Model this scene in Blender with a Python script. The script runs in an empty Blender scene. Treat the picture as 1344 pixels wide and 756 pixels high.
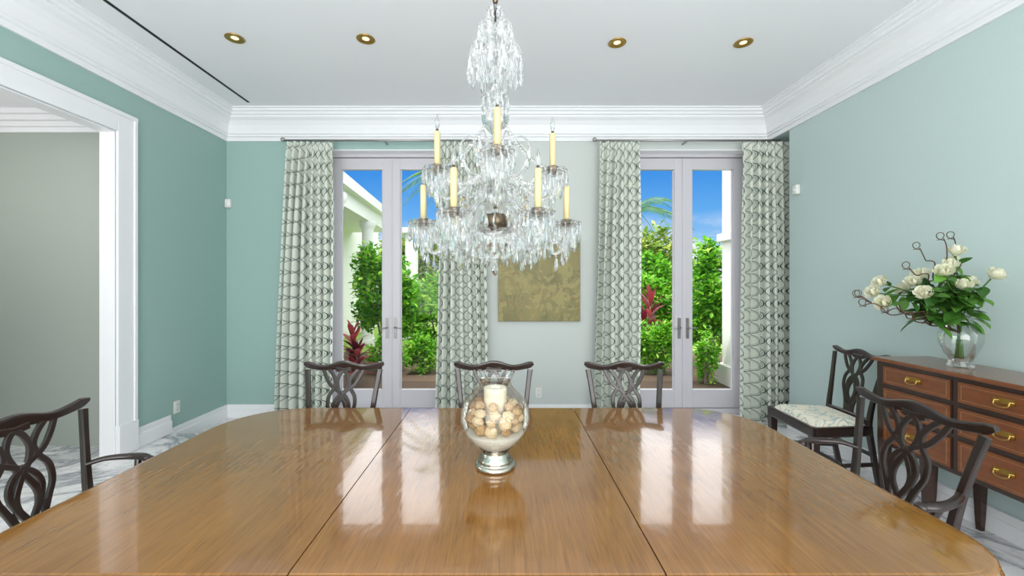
import bpy, math, random
from mathutils import Vector, Matrix, noise
random.seed(7)
R=random.random
def U(a,b): return a+(b-a)*random.random()
scene=bpy.context.scene
try:
    scene.view_settings.view_transform='Standard'
    scene.view_settings.look='None'
except Exception: pass
pi=math.pi

# ---------------------------------------------------------------- materials
def lin(r,g,b):
    f=lambda c:(c/255/12.92) if c/255<=0.04045 else ((c/255+0.055)/1.055)**2.4
    return (f(r),f(g),f(b),1)
class NT:
    def __init__(s,name):
        s.mat=bpy.data.materials.new(name); s.mat.use_nodes=True
        s.t=s.mat.node_tree; s.t.nodes.clear()
        s.out=s.n('ShaderNodeOutputMaterial')
    def n(s,typ,**k):
        nd=s.t.nodes.new(typ)
        for a,b in k.items(): setattr(nd,a,b)
        return nd
    def l(s,a,b): s.t.links.new(a,b)
    def math(s,op,a,b=None,c=None):
        nd=s.t.nodes.new('ShaderNodeMath'); nd.operation=op
        for i,v in enumerate((a,b,c)):
            if v is None: continue
            if isinstance(v,bpy.types.NodeSocket): s.t.links.new(v,nd.inputs[i])
            else: nd.inputs[i].default_value=v
        return nd.outputs[0]
    def ramp(s,fac,stops,interp='LINEAR'):
        nd=s.t.nodes.new('ShaderNodeValToRGB'); cr=nd.color_ramp; cr.interpolation=interp
        while len(cr.elements)<len(stops): cr.elements.new(0.5)
        for e,(p,c) in zip(cr.elements,stops):
            e.position=p; e.color=c if len(c)==4 else (*c,1)
        s.l(fac,nd.inputs[0]); return nd.outputs[0]
    def coords(s,kind='Object',scale=(1,1,1),rot=(0,0,0)):
        tc=s.t.nodes.new('ShaderNodeTexCoord'); mp=s.t.nodes.new('ShaderNodeMapping')
        mp.inputs['Scale'].default_value=scale; mp.inputs['Rotation'].default_value=rot
        s.l(tc.outputs[kind],mp.inputs[0]); return mp.outputs[0]
    def noise(s,vec,scale=5,detail=3,rough=.5,dist=0):
        nd=s.t.nodes.new('ShaderNodeTexNoise')
        nd.inputs['Scale'].default_value=scale; nd.inputs['Detail'].default_value=detail
        nd.inputs['Roughness'].default_value=rough; nd.inputs['Distortion'].default_value=dist
        if vec is not None: s.l(vec,nd.inputs['Vector'])
        return nd.outputs['Fac']
    def mix(s,f,a,b):
        nd=s.t.nodes.new('ShaderNodeMix'); nd.data_type='RGBA'
        for i,v in ((0,f),(6,a),(7,b)):
            if isinstance(v,bpy.types.NodeSocket): s.t.links.new(v,nd.inputs[i])
            else: nd.inputs[i].default_value=v
        return nd.outputs[2]
    def bsdf(s,col,rough=.5,metal=0,bump=None,bstr=.2,bdist=.01,**k):
        nd=s.t.nodes.new('ShaderNodeBsdfPrincipled')
        for i,v in (('Base Color',col),('Roughness',rough),('Metallic',metal)):
            if isinstance(v,bpy.types.NodeSocket): s.l(v,nd.inputs[i])
            else: nd.inputs[i].default_value=v
        for kk,vv in k.items(): nd.inputs[kk.replace('_',' ')].default_value=vv
        if bump is not None:
            b=s.t.nodes.new('ShaderNodeBump'); b.inputs['Strength'].default_value=bstr; b.inputs['Distance'].default_value=bdist
            s.l(bump,b.inputs['Height']); s.l(b.outputs[0],nd.inputs['Normal'])
        s.l(nd.outputs[0],s.out.inputs[0]); return nd
def plain(name,col,rough=.5,metal=0,var=.06,nscale=20,bstr=.05,**k):
    m=NT(name); v=m.noise(m.coords(),nscale,3)
    c2=tuple(min(1,x*(1-var)) for x in col[:3])+(1,)
    m.bsdf(m.mix(v,col,c2),rough,metal,bump=v,bstr=bstr,**k); return m.mat

M={}
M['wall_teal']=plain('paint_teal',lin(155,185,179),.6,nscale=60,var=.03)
M['wall_back']=plain('paint_back_lit',lin(200,206,203),.6,nscale=60,var=.03)  # same paint as the teal; brighter light on this wall put into the colour
M['wall_right_lit']=plain('paint_right_lit',lin(192,211,209),.55,nscale=60,var=.03)  # right wall: same paint again, its stronger light mixed into the tone
M['wall_hall']=plain('paint_hall',lin(164,172,164),.6,nscale=60,var=.03)
M['ceiling']=plain('paint_ceiling',lin(238,239,243),.8,nscale=40,var=.01)
M['trim']=plain('paint_trim',lin(238,239,242),.4,nscale=40,var=.01,bstr=0.0)
M['door']=plain('paint_door',lin(206,203,210),.35,nscale=40,var=.02)
M['stucco']=plain('stucco',lin(240,240,236),.8,nscale=50,bstr=.2)
M['black']=plain('slot_black',lin(10,10,10),.6)
M['brass']=plain('brass',lin(186,150,78),.3,1)
M['brass_dark']=plain('aged_brass',lin(110,96,78),.3,1)
M['steel']=plain('satin_steel',lin(170,168,165),.35,1)
M['silver']=plain('mercury_silver',lin(214,208,196),.16,1,var=.35,nscale=35,bstr=.3)
M['plastic']=plain('white_plastic',lin(232,232,228),.4)
M['candle']=plain('candle_sleeve',lin(198,184,138),.5)
M['wax']=plain('wax',lin(232,222,196),.5)
M['sand']=plain('white_sand',lin(240,236,224),.9,nscale=200,bstr=.6)
M['willow']=plain('willow',lin(84,62,44),.6)
M['stem']=plain('stem_green',lin(70,110,48),.5)
M['inlay']=plain('inlay',lin(170,130,80),.35)

def mk_glass():
    m=NT('crystal'); g=m.n('ShaderNodeBsdfGlass'); g.inputs['IOR'].default_value=1.52; g.inputs['Roughness'].default_value=0.0
    g.inputs['Color'].default_value=(1,1,1,1)
    t=m.n('ShaderNodeBsdfTransparent'); x=m.n('ShaderNodeMixShader'); x.inputs[0].default_value=.2
    m.l(g.outputs[0],x.inputs[1]); m.l(t.outputs[0],x.inputs[2]); m.l(x.outputs[0],m.out.inputs[0]); return m.mat
M['crystal']=mk_glass()
def mk_thin(name,col,base,gain):
    m=NT(name); t=m.n('ShaderNodeBsdfTransparent'); t.inputs[0].default_value=col
    g=m.n('ShaderNodeBsdfGlossy'); g.inputs['Roughness'].default_value=.02; g.inputs[0].default_value=(1,1,1,1)
    lw=m.n('ShaderNodeLayerWeight'); lw.inputs[0].default_value=.35
    f=m.math('MULTIPLY_ADD',lw.outputs['Fresnel'],gain,base)
    x=m.n('ShaderNodeMixShader'); m.l(f,x.inputs[0]); m.l(t.outputs[0],x.inputs[1]); m.l(g.outputs[0],x.inputs[2]); m.l(x.outputs[0],m.out.inputs[0]); return m.mat
M['window_glass']=mk_thin('window_glass',(.98,.98,.98,1),.0,.12)
M['vase_glass']=mk_thin('vase_glass',(.97,.98,.97,1),.02,.55)
def mk_emit(name,col,s):
    m=NT(name); e=m.n('ShaderNodeEmission'); e.inputs[0].default_value=col; e.inputs[1].default_value=s; m.l(e.outputs[0],m.out.inputs[0]); return m.mat
M['bulb']=mk_emit('lamp_glow',(1,.85,.6,1),1.3)

def mk_table():
    m=NT('table_wood')
    tc=m.n('ShaderNodeTexCoord'); oi=m.n('ShaderNodeObjectInfo')
    off=m.n('ShaderNodeCombineXYZ'); m.l(m.math('MULTIPLY',oi.outputs['Random'],17.0),off.inputs[0]); m.l(m.math('MULTIPLY',oi.outputs['Random'],9.0),off.inputs[1])
    add=m.n('ShaderNodeVectorMath',operation='ADD'); m.l(tc.outputs['Object'],add.inputs[0]); m.l(off.outputs[0],add.inputs[1])
    def mp(sc):
        q=m.n('ShaderNodeMapping'); q.inputs['Scale'].default_value=sc; m.l(add.outputs[0],q.inputs[0]); return q.outputs[0]
    broad=m.noise(mp((2.6,.7,1)),1.4,3,.5,.8)
    rings=m.math('FRACT',m.math('MULTIPLY',broad,6.0))
    rings=m.math('ABSOLUTE',m.math('SUBTRACT',rings,.5))
    fib=m.noise(mp((70,3.4,1)),1.5,5,.65,.3)
    pore=m.noise(mp((240,10,1)),1.0,2,.5)
    blot=m.noise(mp((2.4,1.4,1)),1.6,3,.55,.4)
    c=m.ramp(fib,[(.22,lin(104,66,28)),(.5,lin(132,89,39)),(.78,lin(156,109,54))])
    c=m.mix(m.math('MULTIPLY',rings,.6),c,lin(104,66,28))
    c=m.mix(m.ramp(blot,[(.35,(0,0,0)),(.75,(.6,.6,.6))]),c,lin(158,110,52))
    c=m.mix(m.ramp(pore,[(.58,(0,0,0)),(.72,(.45,.45,.45))]),c,lin(76,44,18))
    vo=m.n('ShaderNodeTexVoronoi'); vo.inputs['Scale'].default_value=2.1; m.l(mp((1.2,.8,0)),vo.inputs['Vector'])
    c=m.mix(m.ramp(vo.outputs['Distance'],[(.015,(.7,)*3),(.09,(0,0,0))]),c,lin(84,48,20))
    bump=m.noise(mp((9,4,1)),2.2,2,.5)
    r=m.ramp(m.noise(mp((3,3,1)),2,3),[(.3,(.09,)*3),(.8,(.16,)*3)])
    m.bsdf(c,r,0,bump=bump,bstr=.10,bdist=.01,Coat_Weight=.7,Coat_Roughness=.04,IOR=1.5)
    return m.mat
M['table']=mk_table()
def mk_wood(name,a,b,rough,scale=(30,30,3)):
    m=NT(name); v=m.coords(scale=scale); n=m.noise(v,2,4,.6,.6)
    m.bsdf(m.mix(n,a,b),rough,0,bump=n,bstr=.05,Coat_Weight=.3,Coat_Roughness=.12); return m.mat
M['mahogany']=mk_wood('dark_mahogany',lin(24,14,11),lin(46,27,21),.3)
M['side_wood']=mk_wood('sideboard_veneer',lin(84,42,20),lin(142,80,38),.2,(6,5,18))
M['side_dark']=mk_wood('sideboard_dark',lin(38,21,14),lin(64,35,21),.22,(6,5,18))

def mk_marble():
    m=NT('marble'); v=m.coords()
    n1=m.noise(v,1.3,6,.6,1.4); vein=m.math('ABSOLUTE',m.math('SUBTRACT',n1,.5))
    c=m.ramp(vein,[(0,lin(150,152,158)),(.02,lin(196,198,202)),(.06,lin(236,236,236)),(1,lin(244,243,240))])
    n2=m.noise(v,5,5,.6,.8); v2=m.math('ABSOLUTE',m.math('SUBTRACT',n2,.5))
    c=m.mix(m.ramp(v2,[(0,(.35,)*3),(.03,(0,0,0))]),c,lin(170,172,178))
    b=m.n('ShaderNodeTexBrick'); b.offset=0; m.l(v,b.inputs['Vector'])
    b.inputs['Scale'].default_value=1; b.inputs['Brick Width'].default_value=.61; b.inputs['Row Height'].default_value=.61
    b.inputs['Mortar Size'].default_value=.003; b.inputs['Mortar Smooth'].default_value=0
    c=m.mix(b.outputs['Fac'],c,lin(178,178,176))
    m.bsdf(c,.12); return m.mat
M['marble']=mk_marble()

def mk_curtain():
    m=NT('curtain_fabric'); tc=m.n('ShaderNodeTexCoord'); s=m.n('ShaderNodeSeparateXYZ'); m.l(tc.outputs['UV'],s.inputs[0])
    u,v=s.outputs[0],s.outputs[1]
    P=.135; L=.27; A=.062
    sn=m.math('MULTIPLY',m.math('SINE',m.math('MULTIPLY',v,2*pi/L)),A)
    def lines(sign,ph,w):
        q=m.math('ADD',u,m.math('MULTIPLY',sn,sign)); q=m.math('ADD',q,ph)
        f=m.math('FRACT',m.math('DIVIDE',q,P)); d=m.math('MULTIPLY',m.math('ABSOLUTE',m.math('SUBTRACT',f,.5)),P)
        return m.math('LESS_THAN',d,w)
    a=lines(1,0,.0048); b=lines(-1,0,.0048)
    a2=lines(1,.018,.0028); b2=lines(-1,.018,.0028)
    wv=m.noise(m.coords('UV',(300,300,300)),1,2)
    base=m.mix(wv,lin(240,243,234),lin(226,231,220))
    c=m.mix(m.math('MAXIMUM',a2,b2),base,lin(166,180,166))
    c=m.mix(m.math('MAXIMUM',a,b),c,lin(76,94,86))
    d=m.bsdf(c,.85); t=m.n('ShaderNodeBsdfTranslucent'); m.l(c,t.inputs[0])
    x=m.n('ShaderNodeMixShader'); x.inputs[0].default_value=.25
    m.l(d.outputs[0],x.inputs[1]); m.l(t.outputs[0],x.inputs[2]); m.l(x.outputs[0],m.out.inputs[0]); return m.mat
M['curtain']=mk_curtain()
def mk_seat():
    m=NT('seat_fabric'); v=m.coords(scale=(1,1,1)); n=m.noise(v,7,1,.4,1.2)
    f=m.math('LESS_THAN',m.math('ABSOLUTE',m.math('SUBTRACT',m.math('FRACT',m.math('MULTIPLY',n,6)),.5)),.13)
    c=m.mix(f,lin(226,220,202),lin(168,186,180)); m.bsdf(c,.85); return m.mat
M['seat']=mk_seat()
def mk_paint():
    m=NT('abstract_painting'); v=m.coords(scale=(1,1,1))
    n=m.noise(v,2.6,4,.55,.8); n2=m.noise(v,5.0,3,.5,1.6)
    c=m.ramp(n,[(.28,lin(100,98,60)),(.5,lin(130,122,74)),(.75,lin(146,132,80))])
    c=m.mix(m.ramp(n2,[(.50,(0,0,0)),(.56,(.7,.7,.7))]),c,lin(160,148,92))
    c=m.mix(m.ramp(m.noise(v,8,3,.5,1.8),[(.58,(0,0,0)),(.64,(.6,.6,.6))]),c,lin(128,100,54))
    c=m.mix(m.ramp(m.noise(v,10,3,.5,2.2),[(.60,(0,0,0)),(.66,(.5,.5,.5))]),c,lin(92,96,66))
    m.bsdf(c,.5,bump=n2,bstr=.1); return m.mat
M['painting']=mk_paint()
def mk_leaf(name,stops,trans=.35):
    m=NT(name); g=m.n('ShaderNodeNewGeometry'); c=m.ramp(g.outputs['Random Per Island'],stops)
    d=m.bsdf(c,.5); t=m.n('ShaderNodeBsdfTranslucent'); m.l(c,t.inputs[0]); x=m.n('ShaderNodeMixShader'); x.inputs[0].default_value=trans
    m.l(d.outputs[0],x.inputs[1]); m.l(t.outputs[0],x.inputs[2]); m.l(x.outputs[0],m.out.inputs[0]); return m.mat
M['leaf']=mk_leaf('shrub_leaf',[(0,lin(44,106,16)),(.4,lin(94,172,28)),(.8,lin(142,208,48)),(1,lin(200,232,100))],.4)
M['leaf_far']=mk_leaf('tree_leaf',[(0,lin(66,104,30)),(.5,lin(130,166,48)),(1,lin(206,212,108))],.35)
M['palm']=mk_leaf('palm_leaf',[(0,lin(50,96,40)),(1,lin(120,160,70))])
M['ti']=mk_leaf('ti_leaf',[(0,lin(80,20,34)),(.5,lin(140,38,54)),(1,lin(186,90,90))])
M['bleaf']=mk_leaf('bouquet_leaf',[(0,lin(38,84,26)),(1,lin(98,150,54))],.2)
M['petal']=mk_leaf('rose_petal',[(0,lin(228,228,196)),(1,lin(244,242,226))],.3)
M['potp']=mk_leaf('potpourri',[(0,lin(150,108,70)),(.35,lin(190,160,118)),(.7,lin(214,194,160)),(1,lin(170,132,96))],0)
M['bark']=plain('bark',lin(150,138,118),.9,nscale=25,var=.4,bstr=.6)
def mk_ground():
    m=NT('garden_ground'); v=m.coords()
    mulch=m.mix(m.noise(v,40,4,.7),lin(44,34,26),lin(116,94,74)); grass=m.mix(m.noise(v,30,4,.7),lin(90,136,40),lin(160,186,84))
    s=m.n('ShaderNodeSeparateXYZ'); m.l(v,s.inputs[0])
    f=m.math('GREATER_THAN',m.math('ADD',s.outputs[1],m.math('MULTIPLY',m.noise(v,1.2,2),1.5)),9.9)
    m.bsdf(m.mix(f,mulch,grass),.95,bump=m.noise(v,60,3),bstr=.6); return m.mat
M['ground']=mk_ground()

# ---------------------------------------------------------------- mesh builder
def catmull(pts,sub=6):
    pts=[Vector(p) for p in pts]; out=[]
    for i in range(len(pts)-1):
        p0=pts[max(i-1,0)];p1=pts[i];p2=pts[i+1];p3=pts[min(i+2,len(pts)-1)]
        for k in range(sub):
            t=k/sub
            out.append(.5*((2*p1)+(-p0+p2)*t+(2*p0-5*p1+4*p2-p3)*t*t+(-p0+3*p1-3*p2+p3)*t**3))
    out.append(pts[-1]); return out
def interp(vals,n):
    if not isinstance(vals,(list,tuple)): return [vals]*n
    o=[]
    for i in range(n):
        t=i/(n-1)*(len(vals)-1); k=min(int(t),len(vals)-2); o.append(vals[k]+(vals[k+1]-vals[k])*(t-k))
    return o
class MB:
    def __init__(s): s.v=[];s.f=[];s.m=[];s.s=[];s.uv=None
    def add(s,vs,fs,mi=0,sm=False):
        o=len(s.v); s.v+= [tuple(a) for a in vs]
        for f in fs: s.f.append(tuple(i+o for i in f)); s.m.append(mi); s.s.append(sm)
    def box(s,x0,x1,y0,y1,z0,z1,mi=0):
        s.add([(x0,y0,z0),(x1,y0,z0),(x1,y1,z0),(x0,y1,z0),(x0,y0,z1),(x1,y0,z1),(x1,y1,z1),(x0,y1,z1)],
              [(0,3,2,1),(4,5,6,7),(0,1,5,4),(1,2,6,5),(2,3,7,6),(3,0,4,7)],mi)
    def loft(s,rings,mi=0,sm=False,cap=True,closed=True):
        n=len(rings[0]); vs=[p for r in rings for p in r]; fs=[]
        for i in range(len(rings)-1):
            for j in range(n if closed else n-1):
                k=(j+1)%n; fs.append((i*n+j,i*n+k,(i+1)*n+k,(i+1)*n+j))
        if cap and closed:
            fs.append(tuple(range(n-1,-1,-1))); fs.append(tuple((len(rings)-1)*n+j for j in range(n)))
        s.add(vs,fs,mi,sm)
    def lathe(s,prof,c=(0,0,0),n=24,mi=0,sm=True,cap=False,sc=(1,1)):
        rings=[[(c[0]+sc[0]*r*math.cos(2*pi*j/n),c[1]+sc[1]*r*math.sin(2*pi*j/n),c[2]+z) for j in range(n)] for r,z in prof]
        s.loft(rings,mi,sm,cap)
    def tube(s,path,rad,n=8,mi=0,sm=True,flat=1):
        path=[Vector(p) for p in path]; rs=interp(rad,len(path)); rings=[]
        t0=(path[1]-path[0]).normalized(); up=Vector((0,0,1)) if abs(t0.z)<.9 else Vector((1,0,0))
        nn=(up-t0*up.dot(t0)).normalized()
        for i,p in enumerate(path):
            t=(path[min(i+1,len(path)-1)]-path[max(i-1,0)]).normalized()
            q=nn-t*nn.dot(t)
            if q.length>1e-6: nn=q.normalized()
            b=t.cross(nn)
            rings.append([p+(nn*math.cos(2*pi*j/n)*flat+b*math.sin(2*pi*j/n))*rs[i] for j in range(n)])
        s.loft(rings,mi,sm)
    def ribbon(s,path,w,t,normal,mi=0,sm=False):
        path=[Vector(p) for p in path]; ws=interp(w,len(path)); ts=interp(t,len(path)); N=Vector(normal).normalized(); rings=[]
        for i,p in enumerate(path):
            d=(path[min(i+1,len(path)-1)]-path[max(i-1,0)]).normalized(); b=d.cross(N).normalized()
            a=b*ws[i]/2; c=b.cross(d).normalized()*ts[i]/2
            e=.7
            rings.append([p-a*e-c,p+a*e-c,p+a-c*e,p+a+c*e,p+a*e+c,p-a*e+c,p-a+c*e,p-a-c*e])
        s.loft(rings,mi,sm)
    def sphere(s,c,r,nu=10,nv=6,mi=0,sc=(1,1,1),bump=0,sm=True):
        vs=[];
        for i in range(nv+1):
            th=pi*i/nv
            for j in range(nu):
                ph=2*pi*j/nu; k=r*(1+bump*U(-1,1))
                vs.append((c[0]+k*sc[0]*math.sin(th)*math.cos(ph),c[1]+k*sc[1]*math.sin(th)*math.sin(ph),c[2]+k*sc[2]*math.cos(th)))
        fs=[(i*nu+j,(i+1)*nu+j,(i+1)*nu+(j+1)%nu,i*nu+(j+1)%nu) for i in range(nv) for j in range(nu)]
        s.add(vs,fs,mi,sm)
    def drop(s,c,r,h,mi=0,n=6,bead=True):
        x,y,z=c
        if bead: s.sphere((x,y,z-r*.5),r*.5,6,4,mi,sm=False); z-=r*1.0
        pr=[(.001,0),(r*.5,-h*.2),(r,-h*.62),(r*.75,-h*.82),(.001,-h)]
        a=U(0,1)
        rings=[[(x+q*math.cos(2*pi*j/n+a),y+q*math.sin(2*pi*j/n+a),z+w) for j in range(n)] for q,w in pr]
        s.loft(rings,mi,False,True)
    def obj(s,name,mats,parent=None,loc=(0,0,0),rz=0,bevel=0):
        me=bpy.data.meshes.new(name); me.from_pydata(s.v,[],s.f)
        for mt in (mats if isinstance(mats,(list,tuple)) else [mats]): me.materials.append(M[mt])
        me.polygons.foreach_set('material_index',s.m); me.polygons.foreach_set('use_smooth',s.s)
        if s.uv:
            l=me.uv_layers.new(name='UVMap')
            for i,lp in enumerate(me.loops): l.data[i].uv=s.uv[lp.vertex_index]
        me.update()
        o=bpy.data.objects.new(name,me); scene.collection.objects.link(o)
        o.location=loc; o.rotation_euler=(0,0,rz)
        if parent: o.parent=parent
        if bevel:
            b=o.modifiers.new('bevel','BEVEL'); b.width=bevel; b.segments=2; b.limit_method='ANGLE'
        return o
def empty(name,loc=(0,0,0),rz=0):
    e=bpy.data.objects.new(name,None); e.location=loc; e.rotation_euler=(0,0,rz); e.empty_display_size=.1
    scene.collection.objects.link(e); return e

# ---------------------------------------------------------------- room
XL,XR,YB,YF,H=-3.10,2.96,4.57,-2.5,3.40
WT=.12
YR=4.23   # where the right wall stops (curtain niche beyond)
DL=(-2.02,-.58); DR=(1.36,2.80)
b=MB(); b.box(XL,3.35,YF-.15,YB+.38,-.12,0); b.obj('floor','marble')
b=MB(); b.box(XL-.2,3.4,YF-.2,YB+.4,H,H+.15); b.obj('ceiling','ceiling')
b=MB()
b.box(XL-WT,DL[0],YB,YB+.38,0,H); b.box(DL[0],DL[1],YB,YB+.38,3.0,H)
b.obj('wall_back_left','wall_teal')
b=MB()
b.box(DL[1],DR[0],YB,YB+.38,0,H); b.box(DR[0],DR[1],YB,YB+.38,3.0,H); b.box(DR[1],3.35,YB,YB+.38,0,H)
b.obj('wall_back','wall_back')
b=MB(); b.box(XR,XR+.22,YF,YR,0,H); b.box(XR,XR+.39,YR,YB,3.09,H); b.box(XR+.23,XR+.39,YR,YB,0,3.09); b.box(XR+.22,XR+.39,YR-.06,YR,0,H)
b.obj('wall_right','wall_right_lit')
OY0,OY1,OZ=1.7,3.262,2.72
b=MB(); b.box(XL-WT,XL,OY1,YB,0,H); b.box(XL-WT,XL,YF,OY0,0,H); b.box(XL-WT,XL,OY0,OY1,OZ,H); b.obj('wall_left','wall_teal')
b=MB(); b.box(XL-WT,XR+.22,YF-.15,YF,0,H); b.obj('wall_front','wall_back')
b=MB()
for y0,y1 in ((OY1,OY1+.168),(OY0-.168,OY0)):
    b.box(XL,XL+.022,y0,y1,.115,OZ+.16)
    b.box(XL,XL+.032,y0 if y0<2 else y1-.03,y0+.03 if y0<2 else y1,.115,OZ+.16)
b.box(XL,XL+.022,OY0,OY1,OZ,OZ+.16); b.box(XL,XL+.034,OY0-.168,OY1+.168,OZ+.13,OZ+.163)
b.box(XL-WT,XL+.001,OY1-.012,OY1,.115,OZ); b.box(XL-WT,XL+.001,OY0,OY0+.012,.115,OZ); b.box(XL-WT,XL+.001,OY0,OY1,OZ-.012,OZ)
b.box(XL,XL+.036,OY1-.004,OY1+.172,.112,.36)
b.obj('trim_doorway_casing','trim',bevel=.004)
b=MB(); b.box(XL+.001,XL+.42,1.2,3.79,0,.11); b.obj('marble_step','marble',bevel=.006)
b=MB(); b.box(-6,XL-WT,0.6,3.5,-.12,.11); b.box(XL-WT,XL,OY0,OY1,-.12,.11); b.obj('floor_hall','marble')
b=MB(); b.box(-6,XL-WT,3.5,3.62,.0,2.95); b.box(-6,XL-WT,.5,.6,.0,2.95); b.box(-6.1,-6,.5,3.62,.0,2.95); b.obj('wall_hall','wall_hall')
b=MB(); b.box(-6.1,XL-WT,.5,3.62,2.95,3.05); b.obj('ceiling_hall','ceiling')
b=MB()
for i,(d,z) in enumerate(((.02,2.79),(.05,2.83),(.09,2.87),(.13,2.91))): b.box(-6,XL-WT,3.5-d,3.5,z,2.95)
b.obj('trim_hall_crown','trim')
prof=[(0,-.315),(.022,-.315),(.022,-.275),(.04,-.268),(.04,-.25),(.052,-.242),(.056,-.20),(.072,-.155),(.10,-.115),(.135,-.09),(.135,-.072),(.155,-.066),(.165,-.045),(.185,-.036),(.185,-.018),(.205,-.012),(.205,0)]
b=MB(); rings=[]
for d,z in prof: rings.append([(XL+d,YF+d,H+z),(XR-d,YF+d,H+z),(XR-d,YB-d,H+z),(XL+d,YB-d,H+z)])
b.loft(rings,0,False,False); b.obj('trim_crown_molding','trim')
def baseb(name,segs):
    b=MB()
    for (x0,x1,y0,y1,z0,z1) in segs: b.box(x0,x1,y0,y1,z0,z1)
    b.obj(name,'trim',bevel=.004)
baseb('baseboard_left',[(XL,XL+.018,3.80,YB,0,.15),(XL,XL+.028,3.80,YB,0,.10),(XL,XL+.018,OY1+.172,3.79,.112,.28),(XL,XL+.028,OY1+.172,3.79,.112,.23),(XL,XL+.02,YF,1.19,0,.15)])
baseb('baseboard_back',[(XL,DL[0],YB-.018,YB,0,.15),(XL,DL[0],YB-.028,YB,0,.10),(DL[1],DR[0],YB-.018,YB,0,.15),(DL[1],DR[0],YB-.028,YB,0,.10)])
baseb('baseboard_right',[(XR-.018,XR,YF,YR,0,.15),(XR-.028,XR,YF,YR,0,.10)])
b=MB(); b.box(-2.685,-2.66,.5,4.28,H-.004,H+.01); b.obj('trim_air_slot','black')
for i,(x,y) in enumerate(((-2.08,3.16),(-1.07,3.17),(.895,3.22),(1.89,3.22),(-2.08,1.0),(1.89,1.0))):
    e=empty('recessed_ceiling_light',(x,y,H))
    b=MB(); b.lathe([(.066,-.001),(.070,-.006),(.060,-.010),(.052,-.004),(.045,.0)],n=32); b.obj('trim_ring','brass',e)
    b=MB(); b.lathe([(.052,-.004),(.034,-.0015),(.028,-.0012)],n=24); b.obj('reflector','brass',e)
    b=MB(); b.lathe([(.028,-.002),(.015,-.003),(.001,-.003)],n=20); b.obj('lamp','bulb',e)
# ---------------------------------------------------------------- french doors
def french(name,x0,x1):
    e=empty(name,(0,0,0)); y0,y1=4.73,4.785; xc=(x0+x1)/2
    b=MB(); b.box(x0,x1,4.70,4.82,0,.055); b.box(x0,x0+.035,4.70,4.82,.055,3.0); b.box(x1-.035,x1,4.70,4.82,.055,3.0); b.box(x0+.035,x1-.035,4.70,4.82,2.955,3.0)
    b.obj('frame','door',e,bevel=.003)
    g=MB(); f=MB(); h=MB()
    for a,c in ((x0+.037,xc-.003),(xc+.003,x1-.037)):
        st=.098; zb,zt=.06,2.95
        f.box(a,a+st,y0,y1,zb,zt); f.box(c-st,c,y0,y1,zb,zt); f.box(a+st,c-st,y0,y1,zb,.27); f.box(a+st,c-st,y0,y1,2.82,zt)
        g.box(a+st,c-st,4.754,4.760,.27,2.82)
        for q in (a+st,c-st-.012): f.box(q,q+.012,y0+.012,y1-.012,.27,2.82)
        hx = c-.045 if c<xc+.01 else a+.045
        h.box(hx-.018,hx+.018,y0-.006,y0,.86,1.10)
        h.tube([(hx,y0-.005,.99),(hx,y0-.05,.99)],.009,8)
        d=-1 if hx<xc else 1
        h.tube([(hx-d*.005,y0-.05,.99),(hx+d*.085,y0-.05,.985)],.008,8)
    f.box(xc-.012,xc+.012,y0-.012,y0,.06,2.95)
    f.obj('leaves','door',e,bevel=.003); g.obj('glass','window_glass',e); h.obj('handles','steel',e)
french('door_1',*DL); french('door_2',*DR)
b=MB()
for x0,x1 in (DL,DR):
    b.box(x0,x0+.012,YB,4.70,0,3.0); b.box(x1-.012,x1,YB,4.70,0,3.0); b.box(x0,x1,YB,4.70,2.988,3.0)
b.obj('trim_door_reveals','trim')

# ---------------------------------------------------------------- curtains
def curtain(xb0,xb1,xt0,xt1,nf,seed):
    rnd=random.Random(seed); NU=nf*14; NV=44; zt,zb=3.035,.015
    ph=[rnd.uniform(-.5,.5) for _ in range(6)]
    b=MB(); vs=[];uv=[]
    for j in range(NV+1):
        t=j/NV; z=zt+(zb-zt)*t; x0=xt0+(xb0-xt0)*t**.8; x1=xt1+(xb1-xt1)*t**.8
        for i in range(NU+1):
            s=i/NU; w=2*pi*nf*s
            amp=.036+.020*min(1,t*3)
            if t<.04: amp=.024
            x=x0+(x1-x0)*s+.010*math.sin(w*2+ph[1])*min(1,t*4)+.008*math.sin(5*t+ph[2]+s*6)
            y=4.43-amp*math.cos(w+.5*math.sin(2*t+ph[0])+.6*math.sin(3*s*pi+ph[3])*min(1,t*2))*(1+.25*math.sin(7*s+ph[4]))
            y=min(y,4.515)
            vs.append((x,y,z)); uv.append((s*nf*.150+seed*.03,z))
    n=NU+1
    b.add(vs,[(j*n+i,j*n+i+1,(j+1)*n+i+1,(j+1)*n+i) for j in range(NV) for i in range(NU)],0,True)
    b.uv=uv; return b.obj('curtain_panel','curtain')
curtain(-2.46,-1.83,-2.34,-1.84,7,1)
curtain(-.73,-.16,-.68,-.235,6,2)
curtain(.975,1.465,1.04,1.465,5,3)
curtain(2.575,3.13,2.575,3.10,6,4)
for x0,x1 in ((-2.38,-.22),(1.0,3.0)):
    e=empty('curtain_rod',(0,0,0)); b=MB(); b.tube([(x0,4.43,3.052),(x1,4.43,3.052)],.011,10)
    b.sphere((x0-.015,4.43,3.06),.024)
    for x in (x0+.1,(x0+x1)/2,x1-.1): b.box(x-.008,x+.008,4.43,4.57,3.045,3.06)
    b.obj('rod','steel',e)

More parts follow.
